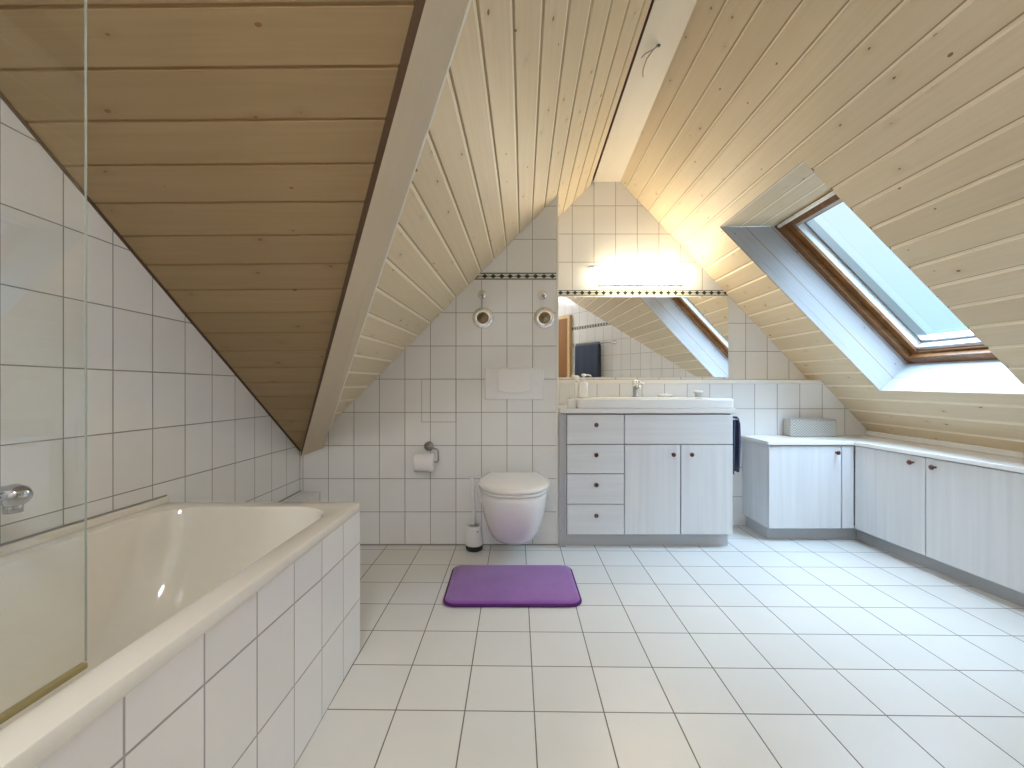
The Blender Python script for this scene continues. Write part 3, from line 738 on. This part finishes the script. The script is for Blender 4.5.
# soap dish and round pot
sdh = thing('soap_dish', 'low white soap dish in the middle of the washbasin rim', 'soap dish', (1.05, 2.97, zt))
bm = bmesh.new(); lathe(bm, [(.001, 0), (.040, 0), (.050, .010), (.053, .018), (.048, .018), (.040, .008), (.001, .006)], (1.05, 2.955, zt), 'Z', 32); finish('dish', bm, 'white', sdh, smooth=True)
bm = bmesh.new(); loft(bm, [rrect(1.032, 1.070, 2.940, 2.968, .01, zt+.0065), rrect(1.030, 1.072, 2.938, 2.970, .012, zt+.014), rrect(1.035, 1.067, 2.943, 2.965, .01, zt+.022)]); finish('soap_bar', bm, 'whiteplastic', None, smooth=True)
tag(bpy.data.objects['soap_bar'], 'small pale soap bar lying in the soap dish', 'soap')
pt = thing('cosmetic_jar', 'small round white jar at the right end of the washbasin', 'jar', (1.40*.0+1.245, 2.0, zt)); pt.location = (1.245, 2.78, zt)
YJ = 2.80
bm = bmesh.new(); lathe(bm, [(.001, 0), (.020, 0), (.022, .003), (.022, .030), (.001, .030)], (1.325, YJ+.15, zt), 'Z', 28)
bmesh.ops.translate(bm, verts=bm.verts, vec=(1.245-1.325+.03, 0, 0)); finish('jar_body', bm, 'plinth', pt, smooth=True)
bm = bmesh.new(); lathe(bm, [(.001, .030), (.030, .030), (.032, .034), (.030, .042), (.001, .044)], (1.275, YJ+.15, zt), 'Z', 28); finish('lid', bm, 'white', pt, smooth=True)
# mirror
mi = thing('mirror', 'wide rectangular wall mirror above the washbasin ledge', 'mirror', (.96, YR-.004, 1.32))
finish('mirror_glass', BX(.325, 1.572, YR-.010, YR-.001, 1.034, 1.612), 'mirror', mi)
for xx in (.47, 1.37):
    finish('mirror_clip', BX(xx-.008, xx+.008, YR-.013, YR-.001, 1.602, 1.618), 'whiteplastic', mi)
# wall lamp
wl = thing('wall_lamp', 'glowing long wall lamp on the tiles above the mirror', 'lamp', (.94, YR, 1.75))
finish('back_plate', BX(.632, 1.250, YR-.022, YR-.001, 1.70, 1.818), 'whiteplastic', wl, bevel=.003)
bm = bmesh.new(); 
prof = [(YR-.022, 1.705), (YR-.055, 1.708), (YR-.078, 1.725), (YR-.085, 1.757), (YR-.078, 1.790), (YR-.055, 1.807), (YR-.022, 1.810)]
loft(bm, [[(x, y, z) for y, z in prof] for x in (.636, 1.246)]); finish('diffuser', bm, 'lamp', wl, smooth=False)
bm = bmesh.new(); tube(bm, [(.556, YR-.045, 1.822), (.63, YR-.045, 1.822)], .010, 14); tube(bm, [(.575, YR-.045, 1.822), (.575, YR-.002, 1.822)], .006, 10); finish('end_switch', bm, 'chrome', wl, smooth=True)

# navy towel beside the vanity on a rail
tr = thing('towel_rail', 'metal towel rail on the right side of the vanity cabinet', 'towel rail', (1.36, 2.8, .79))
bm = bmesh.new(); tube(bm, [(1.328, 2.66, .772), (1.388, 2.66, .772), (1.388, 2.70, .772), (1.388, 2.90, .772), (1.388, 2.94, .772), (1.328, 2.94, .772)], .005, 10); finish('rail_bar', bm, 'steel', tr, smooth=True)
bm = bmesh.new()
n1 = 14; rr = []
for s_ in range(n1):
    yy = 2.675+.25*s_/(n1-1); w1 = .002*math.sin(s_*1.7)
    rr.append([(1.3425+w1, yy, .45), (1.344+w1, yy, .60), (1.350+w1, yy, .78), (1.358, yy, .80), (1.370, yy, .806), (1.382+w1, yy, .796), (1.392+w1, yy, .76), (1.396+w1, yy, .65), (1.388+w1, yy, .48), (1.384+w1, yy, .464),
               (1.374+w1, yy, .464), (1.378+w1, yy, .60), (1.378+w1, yy, .74), (1.373, yy, .778), (1.366, yy, .798), (1.360, yy, .784), (1.356+w1, yy, .60), (1.354+w1, yy, .45)])
rr = [[(x+.022, y, z-.018) for x, y, z in q] for q in rr]
loft(bm, rr); o = finish('towel', bm, 'towel', smooth=True); tag(o, 'navy blue towel hanging between the vanity and the corner cabinet', 'towel')

# ------------------------------------------------------------------ corner cabinet and low cabinets
YC, XF = 2.715, 2.170
cc = thing('corner_cabinet', 'pale limed corner cabinet with one door, facing the viewer', 'cabinet', (1.9, 2.87, 0))
cpart('body', BX(1.614, 2.146, YC+.019, YL-.003, .085, .606), 'cab', cc)
cpart('plinth', BX(1.640, 2.24, YC+.07, YL-.004, 0, .085), 'plinth', cc)
d = cpart('door', BX(1.614, 2.062, YC, YC+.018, .088, .602), 'cab', cc, bevel=.0015); knob(d, 2.028, YC, .562, 'Y')
cpart('filler_strip', BX(2.068, 2.142, YC, YC+.018, .088, .602), 'cab', cc, bevel=.0015)
cpart('gap_shadow', BX(1.618, 2.144, YC+.0178, YC+.0192, .088, .605), 'gap', cc)
def shear(o):
    for v in o.data.vertices:
        v.co.x += .080*(2.70-(v.co.y+o.matrix_local.translation.y*0+OFFY)); 
    return o
OFFY = 0
XF = 2.146
lc = thing('low_cabinet', 'long limed low cabinet with two doors under the skylight slope', 'cabinet', (2.3, 2.2, 0))
ye = 1.70
foot = [(XF+.019, YC+.015), (XF+.019, ye+.055), (2.50, 2.25), (2.50, YC+.015)]
bm = bmesh.new(); prism(bm, foot[:], .085, .606); [setattr(v.co, 'x', v.co.x+(.080*(2.70-v.co.y) if v.co.x < 2.4 else 0)) for v in bm.verts]; cpart('body', bm, 'cab', lc)
foot = [(2.218, YC+.069), (2.218, ye+.14), (2.50, 2.26), (2.50, YC+.069)]
bm = bmesh.new(); prism(bm, foot, 0, .085); [setattr(v.co, 'x', v.co.x+(.080*(2.70-v.co.y) if v.co.x < 2.4 else 0)) for v in bm.verts]; cpart('plinth', bm, 'plinth', lc)
d = shear(cpart('door', BX(XF, XF+.018, 2.290, YC-.004, .088, .602), 'cab', lc, bevel=.0015)); knob(d, XF+.028, 2.350, .567, 'X')
d = shear(cpart('door', BX(XF, XF+.018, ye+.04, 2.284, .088, .602), 'cab', lc, bevel=.0015)); knob(d, XF+.037, 2.236, .562, 'X')
shear(cpart('gap_shadow', BX(XF+.0178, XF+.0192, ye+.04, YC, .088, .605), 'gap', lc))
# L-shaped worktop
wt = thing('worktop', 'white L-shaped worktop lying on the corner cabinet and the long low cabinet', 'worktop', (2.2, 2.6, .6))
bm = bmesh.new(); prism(bm, [(1.600, YC-.012), (2.128, YC-.012), (2.209, ye+.03), (2.51, 2.125), (2.51, YL-.002), (1.600, YL-.002)], .608, .632); cpart('slab', bm, 'top', wt, bevel=.004)
bm = bmesh.new(); prism(bm, [(2.462, 2.09), (2.498, 2.14), (2.498, YL-.004), (2.462, YL-.004)], .632, .664); cpart('upstand', bm, 'top', wt, bevel=.004)
# woven box
Yb = 2.925
bm = bmesh.new(); box(bm, 1.888, 2.190, Yb, Yb+.085, .6325, .7455)
bmesh.ops.rotate(bm, verts=bm.verts, cent=(2.04, 2.96, 0), matrix=Matrix.Rotation(math.radians(-3.5), 3, 'Z'))
ts = thing('storage_box', 'small white woven box standing on the corner cabinet worktop', 'box', (2.04, 2.96, .6325))
finish('box_body', bm, 'woven', ts, bevel=.008, seg=3, origin=(2.04, 2.96, .6325))
bm = bmesh.new(); box(bm, 1.893, 2.186, Yb+.004, Yb+.081, .7455, .750)
bmesh.ops.rotate(bm, verts=bm.verts, cent=(2.04, 2.96, 0), matrix=Matrix.Rotation(math.radians(-3.5), 3, 'Z')); finish('lid_rim', bm, 'plinth', ts, bevel=.001)

# ------------------------------------------------------------------ hook with wires on the ridge beam
hk = thing('cable_outlet', 'loose cable ends hanging from a hole in the ridge beam', 'cable', (.636, 1.87, 2.445))
bm = bmesh.new(); lathe(bm, [(.001, 0), (.008, 0), (.008, -.004), (.001, -.004)], (.637, 1.87, 2.4445), 'Z', 12); finish('cable_hole', bm, 'black', hk, smooth=True)
bm = bmesh.new(); tube(bm, [(.636, 1.87, 2.444), (.625, 1.865, 2.430), (.606, 1.875, 2.425), (.590, 1.90, 2.430), (.583, 1.93, 2.436)], .0026, 6)
finish('cable', bm, 'steel', hk, smooth=True)
bm = bmesh.new(); tube(bm, [(.634, 1.872, 2.444), (.614, 1.885, 2.430), (.603, 1.92, 2.424), (.606, 1.98, 2.424), (.618, 2.03, 2.430), (.626, 2.05, 2.434)], .0024, 6)
finish('cable', bm, 'brass', hk, smooth=True)

# ------------------------------------------------------------------ seen in the mirror: door, rail and towel on the slanting wall
dw = Vector((.689, 1, 0)).normalized(); nw = Vector((-dw.y, dw.x, 0))   # nw points into the room
WP = lambda s, o_, z: Vector((.936, -.2, 0)) + dw*s + nw*o_ + Vector((0, 0, z))
def wbox(bm, s0, s1, o0, o1, z0, z1):
    vs = [bm.verts.new(WP(s, o_, z)) for s in (s0, s1) for o_ in (o0, o1) for z in (z0, z1)]
    for f in ((0, 1, 3, 2), (4, 6, 7, 5), (0, 4, 5, 1), (2, 3, 7, 6), (0, 2, 6, 4), (1, 5, 7, 3)): bm.faces.new([vs[i] for i in f])
dr = bpy.data.objects.new('door_1', None); COL.objects.link(dr); dr.location = WP(-.45, 0, 0); struct(dr)
bm = bmesh.new(); wbox(bm, -.76, -.075, .004, .034, .01, 1.955); finish('door_leaf', bm, 'door', dr, bevel=.003)
bm = bmesh.new(); wbox(bm, -.075, -.030, .0, .045, 0, 2.0); wbox(bm, -.80, -.76, .0, .045, 0, 2.0); wbox(bm, -.76, -.075, .0, .045, 1.955, 2.0); finish('door_frame', bm, 'doorframe', dr)
bm = bmesh.new(); tube(bm, [WP(-.69, .034, 1.0), WP(-.69, .085, 1.0), WP(-.60, .085, 1.0)], .009, 10); finish('door_handle', bm, 'steel', dr, smooth=True)
r2 = thing('towel_rail', 'metal towel rail on the slanting tiled wall, seen in the mirror', 'towel rail', tuple(WP(.4, 0, 1.53)))
bm = bmesh.new(); tube(bm, [WP(.02, .06, 1.53), WP(.83, .06, 1.53)], .008, 10); finish('rail_bar', bm, 'steel', r2, smooth=True)
for s_ in (.03, .82):
    bm = bmesh.new(); tube(bm, [WP(s_, 0, 1.53), WP(s_, .012, 1.53), WP(s_, .013, 1.53), WP(s_, .075, 1.53)], .02, 14, radii=[.026, .026, .011, .013]); finish('bracket', bm, 'chrome', r2, smooth=True)
bm = bmesh.new(); rr = []
for i in range(25):
    s_ = .125+.47*i/24; k1 = .004*math.sin(i*.9); k2 = .003*math.sin(i*1.3+1)
    rr.append([WP(s_, .040+k2, .95), WP(s_, .046, 1.50), WP(s_, .060, 1.540), WP(s_, .074, 1.50), WP(s_, .080+k1, .90), WP(s_, .088+k1, .90), WP(s_, .084, 1.50), WP(s_, .062, 1.552), WP(s_, .036, 1.50), WP(s_, .030+k2, .95)])
loft(bm, rr); o = finish('towel', bm, 'towel2', smooth=True); tag(o, 'slate blue bath towel on the rail reflected in the mirror', 'towel')

cl = thing('fill_ceiling_lamp', 'added round fill lamp, unseen behind the viewer, to brighten the room', 'fill lamp', (-.25, -.55, 2.526))  # no such lamp known here; added out of view to lift the room's brightness
bm = bmesh.new(); lathe(bm, [(.001, 0), (.19, 0), (.19, -.022), (.001, -.022)], (-.25, -.55, 2.5255), 'Z', 36); finish('fill_lamp_base', bm, 'whiteplastic', cl, smooth=False)
bm = bmesh.new(); lathe(bm, [(.178, -.023), (.175, -.050), (.14, -.080), (.07, -.095), (.001, -.098)], (-.25, -.55, 2.5255), 'Z', 36); finish('fill_lamp_shade', bm, 'fill_lamp', cl, smooth=True)
# fix parts built in world coordinates: move each child so that it stays where it was built
bpy.context.view_layer.update()
